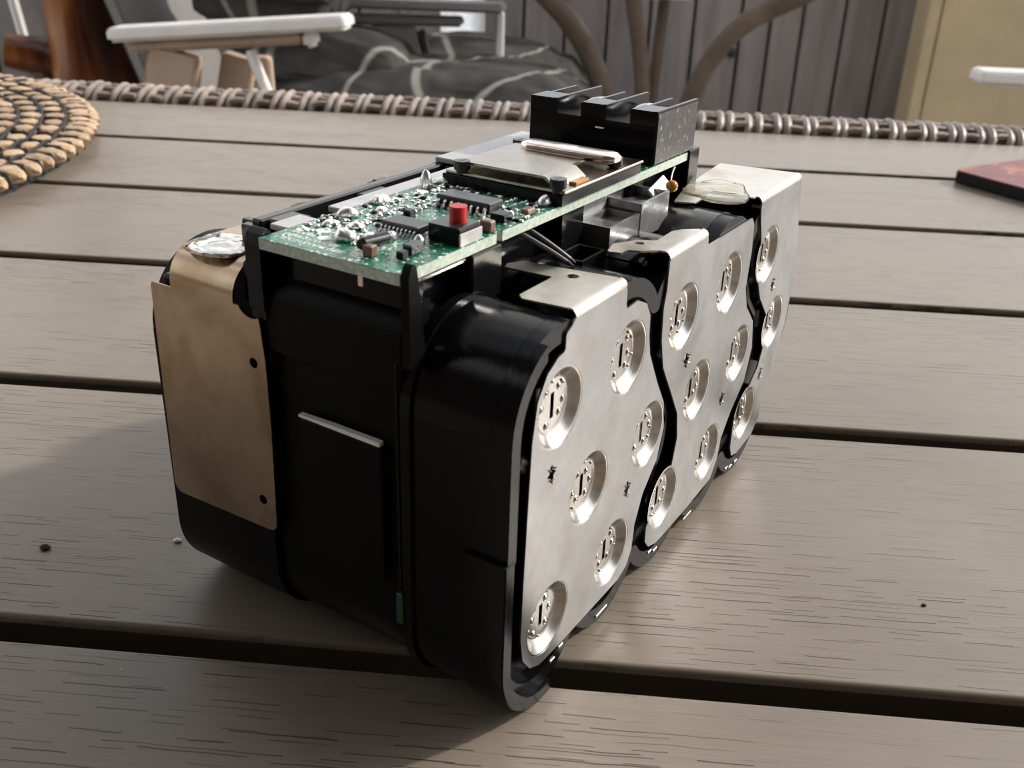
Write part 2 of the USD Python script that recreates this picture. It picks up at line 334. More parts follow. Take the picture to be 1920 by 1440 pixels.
M['log'] = mat('varnished_log', {'g': ('geometry', {}), 'm': ('mapping', {'mapping_type': 'point', 'scale': (16.0, 16.0, 1.6)}),
    'n': ('noise_texture', {'scale': 1.0, 'detail': 5.0, 'distortion': 0.8}), 'r': ('rgb_ramp', {'ramp': [(0.34, (0.03, 0.006, 0.002)), (0.52, (0.12, 0.032, 0.007)), (0.72, (0.34, 0.135, 0.025))]}),
    'p': ('principled_bsdf', {'roughness': 0.3})}, [('g.position', 'm.vector'), ('m.vector', 'n.vector'), ('n.fac', 'r.fac'), ('r.color', 'p.base_color')])
M['added_log'] = simple('added_log', (0.055, 0.035, 0.022), 0.6, var=.3, scale=9)
M['bentwood'] = simple('bent_wood', (0.12, 0.088, 0.066), 0.5, var=.35, scale=14)
M['cushion'] = mat('patterned_cushion', {'g': ('geometry', {}),
    'm': ('mapping', {'mapping_type': 'point', 'rotation': (0.4, 0.2, 0.5)}),
    'w1': ('wave_texture', {'wave_type': 'bands', 'bands_direction': 'x', 'scale': 1.7, 'distortion': 7.0, 'detail': 1.0, 'detail_scale': 1.3}),
    'w2': ('wave_texture', {'wave_type': 'rings', 'rings_direction': 'y', 'scale': 1.3, 'distortion': 4.0, 'detail': 1.0, 'detail_scale': 1.6}),
    'r1': ('rgb_ramp', {'ramp': [(0.986, (0, 0, 0)), (0.998, (1, 1, 1))]}), 'r2': ('rgb_ramp', {'ramp': [(0.983, (0, 0, 0)), (0.997, (1, 1, 1))]}),
    'mxm': ('math', {'math_type': 'maximum'}),
    'n': ('noise_texture', {'scale': 14.0, 'detail': 5.0}), 'r': ('rgb_ramp', {'ramp': [(0.3, (0.022, 0.021, 0.020)), (0.7, (0.062, 0.059, 0.056))]}),
    'mx': ('mix_color', {'b': (0.24, 0.23, 0.21)}), 'bn': ('noise_texture', {'scale': 900.0}), 'b': ('bump', {'strength': .4, 'distance': .001}),
    'p': ('principled_bsdf', {'roughness': 0.85, 'specular_ior_level': 0.2})},
    [('g.position', 'm.vector'), ('m.vector', 'w1.vector'), ('g.position', 'w2.vector'), ('w1.fac', 'r1.fac'), ('w2.fac', 'r2.fac'), ('r1.color', 'mxm.value1'), ('r2.color', 'mxm.value2'),
     ('g.position', 'n.vector'), ('n.fac', 'r.fac'), ('r.color', 'mx.a'), ('mxm.value', 'mx.fac'), ('mx.result', 'p.base_color'), ('g.position', 'bn.vector'), ('bn.fac', 'b.height'), ('b.normal', 'p.normal')])
M['pane'] = mat('frosted_pane', {'g': ('geometry', {}), 'n': ('noise_texture', {'scale': 90.0, 'detail': 3.0}), 'r': ('rgb_ramp', {'ramp': [(0.35, (0.70, 0.74, 0.78)), (0.65, (0.92, 0.94, 0.96))]}),
    't': ('translucent_bsdf', {}), 'd': ('principled_bsdf', {'roughness': 0.3, 'base_color': (.8, .82, .84)}), 'mx': ('mix_closure', {'fac': 0.2})},
    [('g.position', 'n.vector'), ('n.fac', 'r.fac'), ('r.color', 't.color'), ('t.BSDF', 'mx.closure1'), ('d.BSDF', 'mx.closure2')], surface='mx.closure')
M['ground'] = simple('deck_floor', (0.22, 0.18, 0.14), 0.7, var=.2, scale=4)
M['crumb_brown'] = simple('crumb_brown', (0.05, 0.022, 0.012), 0.7)
M['crumb_white'] = simple('crumb_white', (0.75, 0.70, 0.62), 0.6)

# ------------------------------------------------------------------ setting: ground and walls
FLOOR = -0.74
g = trimesh.creation.box(bounds=[[-150, -150, FLOOR - 0.3], [150, 150, FLOOR]])
obj('ground', g, M['ground'], kind='structure', smooth=False)

wall = thing('plank_wall', 'grey brown vertical plank wall behind the curved wooden legs', 'wall', (0, 2.4, FLOOR))
xs = [0.752, 0.671, 0.581, 0.486, 0.412, 0.343, 0.233, 0.130, 0.030, -0.072, -0.170, -0.268, -0.37, -0.47, -0.57, -0.68, -0.78, -0.88, -0.98, -1.09, -1.2, -1.31, -1.42, -1.53, -1.65]
WALL_TOP = 1.02
rng = random.Random(5)
for k in range(len(xs) - 1):
    if -0.41 < 0.5 * (xs[k] + xs[k + 1]) < -0.25:      # the frosted pane stands here
        obj('plank', cbox(xs[k + 1] + .003, xs[k] - .003, 0, .022, 0, 0.47, .003), M['plank'], wall)
        obj('plank', cbox(xs[k + 1] + .003, xs[k] - .003, 0, .022, 0.72, WALL_TOP, .003), M['plank'], wall)
        continue
    d = rng.uniform(-.002, .002)
    obj('plank', cbox(xs[k + 1] + .003, xs[k] - .003, d, .022 + d, 0, WALL_TOP, .003), M['plank'], wall)
obj('backing_board', cbox(-1.65, -.472, .0235, .025, 0, WALL_TOP), M['plank'], wall)
obj('backing_board', cbox(-.266, .75, .0235, .025, 0, WALL_TOP), M['plank'], wall)
for z in (0.12, 0.88): obj('rail', cbox(-1.65, .75, .026, .06, z, z + .07, .004), M['plank'], wall)
obj('knot', trimesh.creation.icosphere(1, 0.011).apply_transform(np.diag([1, .4, 1.1, 1])).apply_translation([0.330, -.002, 0.55]), M['dark_metal'], wall)

pn = thing('frosted_window', 'bright frosted window pane low in the plank wall behind the grey armrest', 'window', (0, 2.4, FLOOR))
obj('pane', cbox(-0.47, -0.268, .008, .014, .47, .72), M['pane'], pn)

bw_ = thing('beige_wall', 'plain beige wall at the right end of the plank wall', 'wall', (0.757, 2.3, FLOOR))
obj('wall_face', cbox(0.006, 2.2, 0, 0.16, 0, 1.05, .006), M['plaster'], bw_)
obj('corner_strip', cbox(-0.022, 0.0055, -0.004, 0.10, 0, 1.05, .003), M['plaster'], bw_)

lw = thing('grey_post', 'pale grey flat post left of the varnished log', 'post', (-1.2, 2.05, FLOOR))
obj('board', cbox(-0.42, -0.105, 0, .03, 0, 1.0, .004), M['grey_paint'], lw)
obj('board', cbox(-0.098, 0.05, 0.006, .03, 0, 1.0, .004), M['grey_paint'], lw)
obj('batten', tube([(-0.004, -0.03, .50), (-0.024, -.03, .66), (-.048, -.03, 1.0)], .0105, 8), M['white_paint'], lw, label='thin white batten')

# added and unseen: dark log wall behind the camera and roof, blocking sky light
hw = thing('house_wall', 'added unseen wall of dark stacked round logs blocking light on the near side', 'wall', (0, -0.85, FLOOR))
for k in range(13):
    obj('log', tube([(-3.2, -.09, .1 + .2 * k), (0, -.09, .1 + .2 * k), (3.0, -.09, .1 + .2 * k)], .104, 12), M['added_log'], hw)
rf = thing('porch_roof', 'added unseen dark boarded roof blocking sky light over the table', 'roof', (0, 0, FLOOR + 2.45))  # added roof, its extent set to let sky highlights reach the pack
for k in range(6):
    obj('board', cbox(-1.3, 2.3, -.95 + .2 * k, -.755 + .2 * k, -.012, .012, .002), M['added_log'], rf)
for x in (-1.2, 0, 1.1, 2.2): obj('rafter', cbox(x - .04, x + .04, -.95, .25, .0125, .15, .004), M['added_log'], rf)

# ------------------------------------------------------------------ table
table = thing('garden_table', 'slatted grey brown garden table with woven rim carrying the opened battery', 'table', (0, 0, 0))
PITCH_S, GAP, Y0 = 0.09278, 0.0062, 0.0125
TX0, TX1 = -0.62, 0.62
def slat_profile(y0, y1, t=0.022, r=0.0009):
    p = sbox(y0 + r, -t + r, y1 - r, -r).buffer(r, quad_segs=4)
    return p.difference(sbox(y0 - .01, -.015, y0 + .009, -.0017)).difference(sbox(y1 - .009, -.015, y1 + .01, -.0017))   # clip grooves along both sides
for k in range(-5, 6):
    ya, yb = Y0 + (k - 1) * PITCH_S + GAP / 2, Y0 + k * PITCH_S - GAP / 2
    obj('slat', ext(slat_profile(ya, yb), 'x', TX0, TX1), M['slat'], table)
YB = Y0 + 5 * PITCH_S            # far edge of the last slat
YA = Y0 - 6 * PITCH_S
for x in (TX0 + .05, -0.20, 0.22, TX1 - .05):
    obj('crossbar', cbox(x - .02, x + .02, YA + .02, YB - .01, -.060, -.0225, .002), M['frame'], table)
for y in (YA + .02, YB - .04):
    obj('apron', cbox(TX0 + .02, TX1 - .02, y, y + .02, -.12, -.0605, .002), M['frame'], table)
for x in (TX0 + .02, TX1 - .07):
    for y in (YA + .045, YB - .095):
        obj('leg', cbox(x, x + .05, y, y + .05, FLOOR, -.0605, .003), M['frame'], table)
# woven rim
RY, RZ = YB + 0.017, -0.001
obj('rim_core', ext(affinity.translate(affinity.scale(Point(0, 0).buffer(1, quad_segs=6), .0122, .0052), RY, RZ), 'x', TX0, TX1), M['rattan'], table)
rng = random.Random(2)
x = TX0 + .004; step = 0.0166
def loop(xc, ry, rz, r, tilt, j):
    q = np.linspace(0, 2 * np.pi, 17)[:-1]
    P = np.c_[xc + tilt * np.sin(q), RY + ry * np.cos(q), RZ + rz * np.sin(q)]
    rings = []
    for i in range(len(q)):
        nrm = np.array([0, math.cos(q[i]), math.sin(q[i])]); e2 = np.array([1.0, 0, 0]); a = np.linspace(0, 2 * np.pi, 6, endpoint=False)
        rings.append(P[i] + r * (np.outer(np.cos(a), nrm) + np.outer(np.sin(a), e2)))
    rings.append(rings[0])
    return loft(rings, caps=False)
while x < TX1 - .01:
    for dx in (0.0, 0.0057):
        if -0.44 < x < 0.36:
            obj('rim_wrap', loop(x + dx + rng.uniform(-.0007, .0007), 0.0136 * rng.uniform(.96, 1.05), .0064 * rng.uniform(.93, 1.1), .0023 * rng.uniform(.9, 1.08), .0012 + rng.uniform(-.0006, .0006), rng), M['rattan'], table)
    for (dy, dz) in ((-.0118, .0034), (-.0045, .0054), (.006, .0054)):
        if -0.44 < x < 0.36:
            a = np.array([x + .0066, RY + dy, RZ + dz - .0006]); b = np.array([x + step - .0012, RY + dy + rng.uniform(-.002, .002), RZ + dz + rng.uniform(-.0012, .0006)])
            obj('rim_strand', tube([a, (a + b) / 2 + [0, 0, .0006], b], .0020, 6), M['rattan'], table)
    x += step

# ------------------------------------------------------------------ things lying on the table
pm = thing('woven_placemat', 'round straw placemat laced with black twine on the table', 'placemat', (-0.4572, 0.2850, 0.0005))
PR = 0.230
obj('backing', trimesh.creation.cylinder(PR - .004, 0.005, sections=72).apply_translation([0, 0, .0025]), M['twine'], pm)
pr = random.Random(8)
padsN = 0
def pad(length, width, h, seed):
    """One bundle of straw: a slightly bent, ribbed pillow along x."""
    rn = np.random.RandomState(seed); nu, nv = 8, 10; rings = []
    for i in range(nu):
        s = -1 + 2 * i / (nu - 1); k = math.sqrt(max(0.0, 1 - abs(s) ** 3.2)) * .97 + .03
        a = np.linspace(0, 2 * np.pi, nv, endpoint=False); rib = 1 + .05 * np.cos(a * 4 + seed)
        sa, ca = np.sin(a), np.cos(a); rings.append(np.c_[np.full(nv, s * length / 2) - .16 * width * ca * s * 0 + .10 * width * ca, width / 2 * k ** .6 * np.sign(ca) * np.abs(ca) ** .6 * rib, h / 2 * k * np.sign(sa) * np.abs(sa) ** .6])
    return loft(rings)
rest, PADS = [], [(0.0115 * (j + .5)) for j in range(20)]
wx = lambda p: (p - CAM_POS) 
def in_view(p):
    d = np.asarray(p) - CAM_POS; z = d @ fwd
    return z > 0 and -60 < 960 + F_PX * (d @ r2) / z and 720 - F_PX * (d @ u2) / z < 1500
todo = []
for j, rr in enumerate(PADS):
    n = max(4, int(2 * math.pi * rr / 0.0172)); ph = pr.random() * 6
    for q in range(n):
        a = ph + q * 2 * math.pi / n + pr.uniform(-.1, .1) / max(1, j); todo.append((rr, a, 2 * math.pi * rr / n - .0024, .0098, .38))
n = int(2 * math.pi * (PR - .004) / 0.0118)
for q in range(n): todo.append((PR - .004, 2 * math.pi * q / n, .0165, .0078, 1.05))
for i, (rr, a, ln, wd, tw) in enumerate(todo):
    m_ = pad(min(ln, .0172) * pr.uniform(.9, 1.0), wd * pr.uniform(.92, 1.0), .0062, i % 7)
    R_ = trimesh.transformations.rotation_matrix(a + math.pi / 2 + tw + pr.uniform(-.12, .12), [0, 0, 1]); m_.apply_transform(R_)
    P_ = np.array([rr * math.cos(a), rr * math.sin(a), .0062 + pr.uniform(-.0004, .0006)]); m_.apply_translation(P_)
    if in_view(P_ + [-0.4572, .2850, 0]): obj('straw_bundle', m_, M['straw'], pm)
    else: rest.append(m_)
obj('straw_bundles', rest, M['straw'], pm, kind='stuff')
ln_ = []
for j in range(1, 20):
    rr = 0.0115 * j; q = np.linspace(0, 2 * np.pi, 24 + j * 8)
    ln_.append(tube(np.c_[rr * np.cos(q) + .0006 * np.sin(q * 9 * j), rr * np.sin(q) + .0006 * np.cos(q * 7 * j), .0084 + .0010 * np.sin(q * 11 * j ** .5)], .0010, 5, ref=[0, 0, 1]))
for i, (rr, a, l_, wd, tw) in enumerate(todo):
    da = .5 * l_ / rr if rr < PR - .01 else .0060 / rr; c_ = np.array([rr * math.cos(a + da), rr * math.sin(a + da), .0062]); ra = a + da + (-.55 if rr < PR - .01 else -.35)
    d_ = np.array([math.cos(ra), math.sin(ra), 0]) * .0062
    ln_.append(tube([c_ - d_ - [0, 0, .003], c_ - d_ * .5 + [0, 0, .0024], c_ + d_ * .5 + [0, 0, .0024], c_ + d_ - [0, 0, .003]], .00092, 5))
obj('lacing', ln_, M['twine'], pm)

E1 = np.array([0.2177 - 0.1780, 0.3866 - 0.3590]); E1 /= np.linalg.norm(E1)
rb = thing('red_board', 'red marbled board with rounded corners and black edge lying on the table', 'board', (0.1815, 0.3780, 0.0005), math.atan2(E1[1], E1[0]))
bp_ = rpoly([(0, 0), (0.19, 0), (0.19, -0.15), (0, -0.15)], 0.006)
bp_ = affinity.rotate(bp_, 0)
obj('board_edge', ext(bp_, 'z', 0, .0050), M['black'], rb)
obj('board_top', ext(bp_.buffer(-.0006), 'z', .0050, .0056), M['red_cover'], rb)

for (x, y, r, m_, lab, s) in ((-0.0930, 0.0350, .0008, 'crumb_brown', 'tiny dark brown crumb alone on the slat at the left', 1),
                              (-0.0690, 0.0405, .0006, 'crumb_white', 'tiny pale grain beside the tarnished strip end of the battery', 2),
                              (0.0739, 0.0385, .00035, 'crumb_brown', 'tiny dark fleck on the bare slat right of the battery', 3)):
    c = trimesh.creation.icosphere(2, r); c.vertices *= 1 + .35 * (meshkit.fbm(c.vertices / r * 1.7 + s, 2, s)[:, None] - .5) * 2; c.vertices *= [1.3, 1, .7]
    c.apply_translation([x, y, r * .55]); t = obj('crumb', c, M[m_]); tag(t, lab, 'crumb')

# ------------------------------------------------------------------ garden furniture behind the table
def slab(a, b, w, t, r=.008):
    """A rounded bar from a to b, w deep in y and t high."""
    a, b = np.array(a, float), np.array(b, float); L_ = np.linalg.norm(b - a)
    m_ = bevel = None
    p = sbox(-L_ / 2 + r, -w / 2 + r, L_ / 2 - r, w / 2 - r).buffer(r, quad_segs=5)
    q = min(.006, t * .3)
    m_ = cat([ext(p.buffer(-q * .3), 'z', t / 2 - q, t / 2 - q * .4), ext(p.buffer(-q), 'z', t / 2 - q * .4, t / 2), ext(p, 'z', -t / 2 + q, t / 2 - q), ext(p.buffer(-q), 'z', -t / 2, -t / 2 + q)])
    ang = math.atan2(b[2] - a[2], b[0] - a[0])
    m_.apply_transform(trimesh.transformations.rotation_matrix(-ang, [0, 1, 0])); m_.apply_translation((a + b) / 2); return m_

ch = thing('garden_chair', 'white reclining garden chair with sloping armrest beside the varnished log', 'chair', (-0.55, 1.5, FLOOR))
o = np.array([-0.55, 1.5, FLOOR]); W_ = lambda x, z, y=1.5: np.array([x, y, z]) - o
def bar(x0, z0, x1, z1, w, t, y=1.5):
    return tube([W_(x0, z0, y), W_((x0 + x1) / 2, (z0 + z1) / 2, y), W_(x1, z1, y)], t / 2 * 1.41, 4, ref=[0, 1, 0]) if False else \
        slab(W_(x0, z0, y), W_(x1, z1, y), w, t, .003)
obj('armrest', slab(W_(-.765, -.094), W_(-.377, -.059), .062, .022, .012), M['white_paint'], ch)
obj('arm_bracket', slab(W_(-.735, -.112, 1.5), W_(-.455, -.087, 1.5), .035, .018, .004), M['beige_paint'], ch)
obj('bracket_cap', slab(W_(-.452, -.090), W_(-.432, -.086), .038, .024, .008), M['white_paint'], ch)
obj('front_leg', bar(-.665, -.115, -.80, FLOOR, .03, .085), M['beige_paint'], ch)
obj('rear_leg', bar(-.570, -.122, -.72, FLOOR, .026, .055, 1.53), M['beige_paint'], ch)
obj('rear_leg', bar(-.553, -.126, -.55, -.30, .026, .05, 1.56), M['beige_paint'], ch)
obj('strut', bar(-.540, -.108, -.30, FLOOR, .022, .014, 1.49), M['white_paint'], ch, label='thin white diagonal strut')
obj('front_leg', bar(-.665, -.30, -.80, FLOOR, .03, .05, 2.02), M['beige_paint'], ch)
obj('rear_leg', bar(-.30, -.30, -.30, FLOOR, .03, .05, 2.02), M['beige_paint'], ch)
obj('seat', cbox(-.06, .50, .12, .55, .43, .455, .01), M['dark_metal'], ch)
obj('backrest', slab(W_(-.77, -.29, 1.86), W_(-.99, .35, 1.86), .36, .025, .004), M['grey_paint'], ch)

c2 = thing('garden_chair', 'second garden chair with a two tier grey armrest in front of the frosted pane', 'chair', (-0.32, 1.9, FLOOR))
o = np.array([-0.32, 1.9, FLOOR])
obj('armrest', slab(W_(-.56, -.068, 1.9), W_(-.172, -.066, 1.9), .06, .018, .008), M['grey_paint'], c2)
obj('arm_bracket', slab(W_(-.50, -.098, 1.9), W_(-.252, -.094, 1.9), .034, .019, .004), M['grey_paint'], c2)
obj('arm_support', ext(rpoly([(-.435 + .32, -.108 - FLOOR), (-.345 + .32, -.108 - FLOOR), (-.30 + .32, -.30 - FLOOR), (-.43 + .32, -.30 - FLOOR)], .004), 'y', -.015, .012), M['grey_paint'], c2)
obj('front_leg', bar(-.335, -.112, -.20, FLOOR, .024, .014, 1.905), M['dark_metal'], c2)
obj('rear_leg', bar(-.183, -.074, -.180, FLOOR, .026, .016, 1.92), M['white_paint'], c2, label='slim white leg')
obj('rear_leg', bar(-.50, -.11, -.62, FLOOR, .026, .03, 1.9), M['grey_paint'], c2)
obj('seat', cbox(-.20, .30, .10, .44, .40, .425, .01), M['dark_metal'], c2)

def cushion_mesh(cx, cy, cz, ax, ay, az, seed, amp=.18, rx=0.0, ry=0.0, sag=0.0):
    """A quilted pad: puffed between seams, wrinkled, thinner at its edges; sag lets the -y edge droop."""
    s = trimesh.creation.icosphere(6, 1.0); v = s.vertices
    k = (np.abs(v) ** 5.0).sum(1) ** (-1 / 5.0); v = v * k[:, None]; u_ = v.copy()
    v = v * [ax, ay, az]
    edge = np.clip(1 - np.maximum(np.abs(u_[:, 0]), np.abs(u_[:, 1])), 0, 1)
    puff = np.abs(np.sin(u_[:, 0] * 2.1 + seed)) ** .3
    v[:, 2] *= (.35 + .65 * np.minimum(1, edge * 4) ** .6) * (.86 + .14 * puff)
    w1 = meshkit.fbm(np.c_[v[:, 0] * 3.5 + seed, v[:, 1] * 16, v[:, 2] * 26], 4, seed) - .5
    w2 = np.abs(meshkit.fbm(np.c_[v[:, 0] * 7 + v[:, 1] * 4, v[:, 1] * 14 + seed, v[:, 2] * 24], 3, seed + 4) - .5)
    v[:, 2] += az * amp * (3.2 * w1 - 3.0 * w2)
    v[:, 1] += ay * .16 * w1 * 2
    v[:, 2] -= sag * np.clip(-u_[:, 1], 0, 1) ** 3 + sag * .7 * np.abs(u_[:, 0]) ** 3
    s = trimesh.Trimesh(v, s.faces, process=False)
    s.apply_transform(trimesh.transformations.euler_matrix(rx, ry, 0)); s.apply_translation([cx, cy, cz]); return s
def cushion(label, *a, **k):
    t = obj('cushion', cushion_mesh(*a, **k), M['cushion'], smooth=True); tag(t, label, 'cushion', 'grey patterned cushions on the garden chairs')
cushion('dark grey leaf patterned seat cushion drooping over the chair seat edge', -.30, 1.82, -.195, .30, .20, .045, 3, amp=.20, sag=.03)
cushion('flat grey patterned cushion humped behind the drooping seat cushion', -.20, 2.03, -.195, .21, .14, .055, 5, amp=.20, ry=.10, sag=.05)
cushion('small grey patterned pillow tucked right under the white armrest', -.49, 1.80, -.150, .17, .12, .050, 7, amp=.20, ry=.10, sag=.03)
cushion('grey patterned back cushion leaning upright above the white armrest', -.575, 1.80, .035, .14, .16, .13, 9, amp=.10, ry=.15, sag=0.0)

lg = thing('log_post', 'thick varnished orange brown log standing left of the white chair', 'log', (-0.95, 1.8, FLOOR))
pts = spline([(.06, .0, 0), (.03, 0, .30), (.004, 0, .50), (-.022, 0, .665), (-.05, .02, .95), (-.09, .03, 1.35)], 40)
rad = np.interp(pts[:, 2], [0, .5, .66, 1.35], [.105, .083, .066, .055]) * (1 + .05 * np.sin(pts[:, 2] * 17))
L0 = tube(pts, rad, 20); nv = meshkit.fbm(L0.vertices * [14, 14, 4], 3, 4) - .5
ax_ = np.c_[np.interp(L0.vertices[:, 2], pts[:, 2], pts[:, 0]), np.interp(L0.vertices[:, 2], pts[:, 2], pts[:, 1]), L0.vertices[:, 2]]
L0.vertices = L0.vertices + (L0.vertices - ax_) * nv[:, None] * .35
obj('trunk', L0, M['log'], lg, smooth=True)
obj('branch_stub', tube([(-.04, -.01, .545), (-.10, -.03, .565), (-.148, -.05, .575)], [.036, .036, .031], 14), M['log'], lg)
obj('side_root', tube(spline([(-.095, -.03, .56), (-.085, -.025, .50), (-.05, -.02, .30), (-.03, -.02, 0)], 12), .026, 10), M['bentwood'], lg)

st = thing('curved_leg_stand', 'bent wood stand with four curved legs against the plank wall', 'stand', (0.1, 2.1, FLOOR))
o = np.array([0.1, 2.1, FLOOR])
def leg_(pts, w, m_, y=2.1, flat=.5):
    P_ = np.array([[p[0] - .1, (p[2] if len(p) > 2 else y) - 2.1, p[1] - FLOOR] for p in pts])
    obj('leg', tube(spline(P_, 36), w / 2, 10, ref=[0, 1, 0], flat=flat), m_, st, smooth=50)
leg_([(-.165, .09), (-.130, -.03), (-.070, -.085), (-.010, -.163), (.030, -.245), (.062, -.38), (.05, -.5), (-.06, -.735)], .046, M['bentwood'], 2.08)
leg_([(.062, .09), (.076, -.05), (.104, -.18), (.115, -.26), (.12, -.40), (.09, -.55), (.02, -.735)], .036, M['bentwood'], 2.14)
leg_([(.150, .09), (.146, -.05), (.141, -.18), (.138, -.26), (.14, -.40), (.18, -.55), (.27, -.735)], .026, M['bentwood'], 2.17)
leg_([(.50, .03), (.420, -.036), (.315, -.092), (.252, -.165), (.215, -.255), (.19, -.38), (.21, -.5), (.33, -.735)], .042, M['bentwood'], 2.10)
obj('cross_piece', slab((-.145, .05, -.046 - FLOOR), (.103, .05, -.042 - FLOOR), .03, .030, .004), M['white_paint'], st)
obj('seat_ring', trimesh.creation.torus(.36, .018, major_sections=48, minor_sections=8).apply_translation([.06, .25, .11 - FLOOR]), M['bentwood'], st)

c3 = thing('garden_chair', 'white armrest of a garden chair in front of the beige wall', 'chair', (0.85, 1.6, FLOOR))
o = np.array([0.85, 1.6, FLOOR])
obj('armrest', slab(W_(.617, -.112, 1.6), W_(1.06, -.112, 1.6), .06, .022, .010), M['white_paint'], c3)
obj('front_leg', bar(1.0, -.124, 1.0, FLOOR, .03, .05, 1.6), M['beige_paint'], c3)
obj('rear_leg', bar(.88, -.124, 1.10, FLOOR, .03, .05, 1.63), M['beige_paint'], c3)
obj('seat', cbox(.05, .5, .05, .5, .40, .43, .01), M['dark_metal'], c3)

# ------------------------------------------------------------------ the opened battery pack (local millimetres: x along its length, y across, z up)
bat = thing('battery_pack', 'opened black battery pack with nickel contact plates and green circuit board on the table', 'battery', (0, 0, 0), 1.08696)
def B(name, mesh, m_, parent=None, smooth=30, **k): return obj(name, mesh, M[m_], parent or bat, smooth=smooth, mm=True, **k)
PX = 21.5
RA, RB, RC = [[(o_ + PX * i, z) for i in range(5)] for o_, z in ((9.55, 50.8), (20.45, 32.15), (9.55, 13.6))]
CELLS = RA + RB + RC
outline = unary_union([Point(*c).buffer(13.2, quad_segs=14) for c in CELLS] + [sbox(8, 12, 108, 52), sbox(-3.7, 13.6, 12, 50.8)])
outline = unary_union([outline, affinity.translate(Point(9.6, 13.6).buffer(13.3, quad_segs=14), 0, 0)])
plates = [
    [(13.4, 63.8), (29.2, 63.8), (29.4, 60.0), (33.5, 60.2), (37.0, 58.6), (38.8, 56.0), (39.1, 52.3), (40.2, 48.6), (44.4, 42.0), (48.4, 36.4), (49.7, 30.8), (48.0, 24.9), (43.2, 20.1), (40.9, 14.7), (40.6, 9.6), (39.0, 6.8), (36.0, 5.6), (24.2, 5.6), (15.0, 5.6), (8.4, 5.9), (5.4, 7.3), (3.1, 10.4), (2.2, 15.2), (2.3, 25.0), (2.7, 40.4), (3.0, 48.8), (4.0, 54.6), (6.2, 57.8), (9.0, 59.4), (10.9, 59.7), (10.9, 62.2), (12.4, 62.9)],
    [(44.6, 63.8), (60.8, 63.8), (61.0, 62.0), (83.2, 61.9), (84.6, 60.4), (85.5, 54.7), (85.0, 47.0), (87.4, 42.2), (92.9, 37.3), (94.8, 30.7), (92.7, 23.4), (86.6, 18.6), (82.7, 13.9), (81.8, 9.0), (79.2, 5.4), (68.0, 4.6), (57.0, 4.3), (52.0, 4.3), (48.6, 5.4), (46.7, 7.6), (46.5, 11.0), (50.2, 14.2), (55.6, 19.0), (57.0, 25.4), (55.6, 31.1), (51.3, 37.2), (46.5, 43.8), (44.6, 49.5), (44.0, 55.5), (44.6, 58.5)],
    [(87.5, 63.8), (112.3, 63.8), (113.6, 59.0), (116.8, 48.0), (118.2, 37.0), (117.0, 28.3), (113.4, 20.5), (108.6, 13.4), (107.7, 8.0), (104.0, 5.2), (95.0, 4.4), (91.6, 5.2), (89.9, 8.0), (89.6, 14.8), (94.6, 18.7), (101.1, 23.4), (103.6, 28.9), (101.7, 35.9), (95.5, 41.6), (92.7, 46.0), (90.7, 55.6), (88.6, 60.0)]]
plates = [rpoly(p, 0.7) for p in plates]
pu = unary_union(plates)
near_shell = ext(outline, 'y', 2.6, 16.3)
mid = ext(outline.buffer(-0.9), 'y', 16.2, 44.5)
far = ext(outline, 'y', 44.4, 68.6)
rim = ext(outline.difference(pu.buffer(-1.1)).difference(outline.buffer(-3.0)), 'y', 0.42, 2.7)
lip_zone = outline.difference(outline.buffer(-2.1)).intersection(sbox(-10, 32, 4.5, 63))
lip = ext(lip_zone, 'y', -0.9, 0.5)
B('case', [mid, far], 'black_tex')
B('front_shell', [near_shell, rim, lip], 'black')
B('seam_ridge', ext(outline.buffer(0.55).difference(outline.buffer(-1.5)), 'y', 15.6, 17.2), 'black')
for gl, gr in (([(38.7, 56.6), (39.1, 52.3), (40, 48.6), (44.4, 42), (48.6, 36.2), (49.9, 30.8), (48.2, 24.9), (43.2, 20.1), (40.9, 14.7), (40.4, 9.5)],
                [(43.9, 56.6), (44.2, 52), (44.6, 49), (46.6, 43.8), (51.3, 37.2), (56.6, 30.8), (56.5, 24.9), (54, 17.6), (50, 14.2), (46.6, 9.5)]),
               ([(85.4, 56), (85.2, 50), (85, 47), (87.4, 42.2), (92.9, 37.3), (94.8, 30.7), (92.7, 23.4), (86.6, 18.6), (82.7, 13.9), (81.8, 9)],
                [(90.6, 56), (91.5, 50), (92.4, 47), (95.5, 41.6), (101.4, 36.4), (103.4, 30.0), (101.1, 23.4), (94.6, 18.7), (89.8, 14.8), (89.9, 9)])):
    mid_l = LineString([((a[0] + b[0]) / 2 + .7, (a[1] + b[1]) / 2) for a, b in zip(gl, gr)])
    B('divider_rib', ext(mid_l.buffer(0.6), 'y', 1.3, 2.65), 'black')
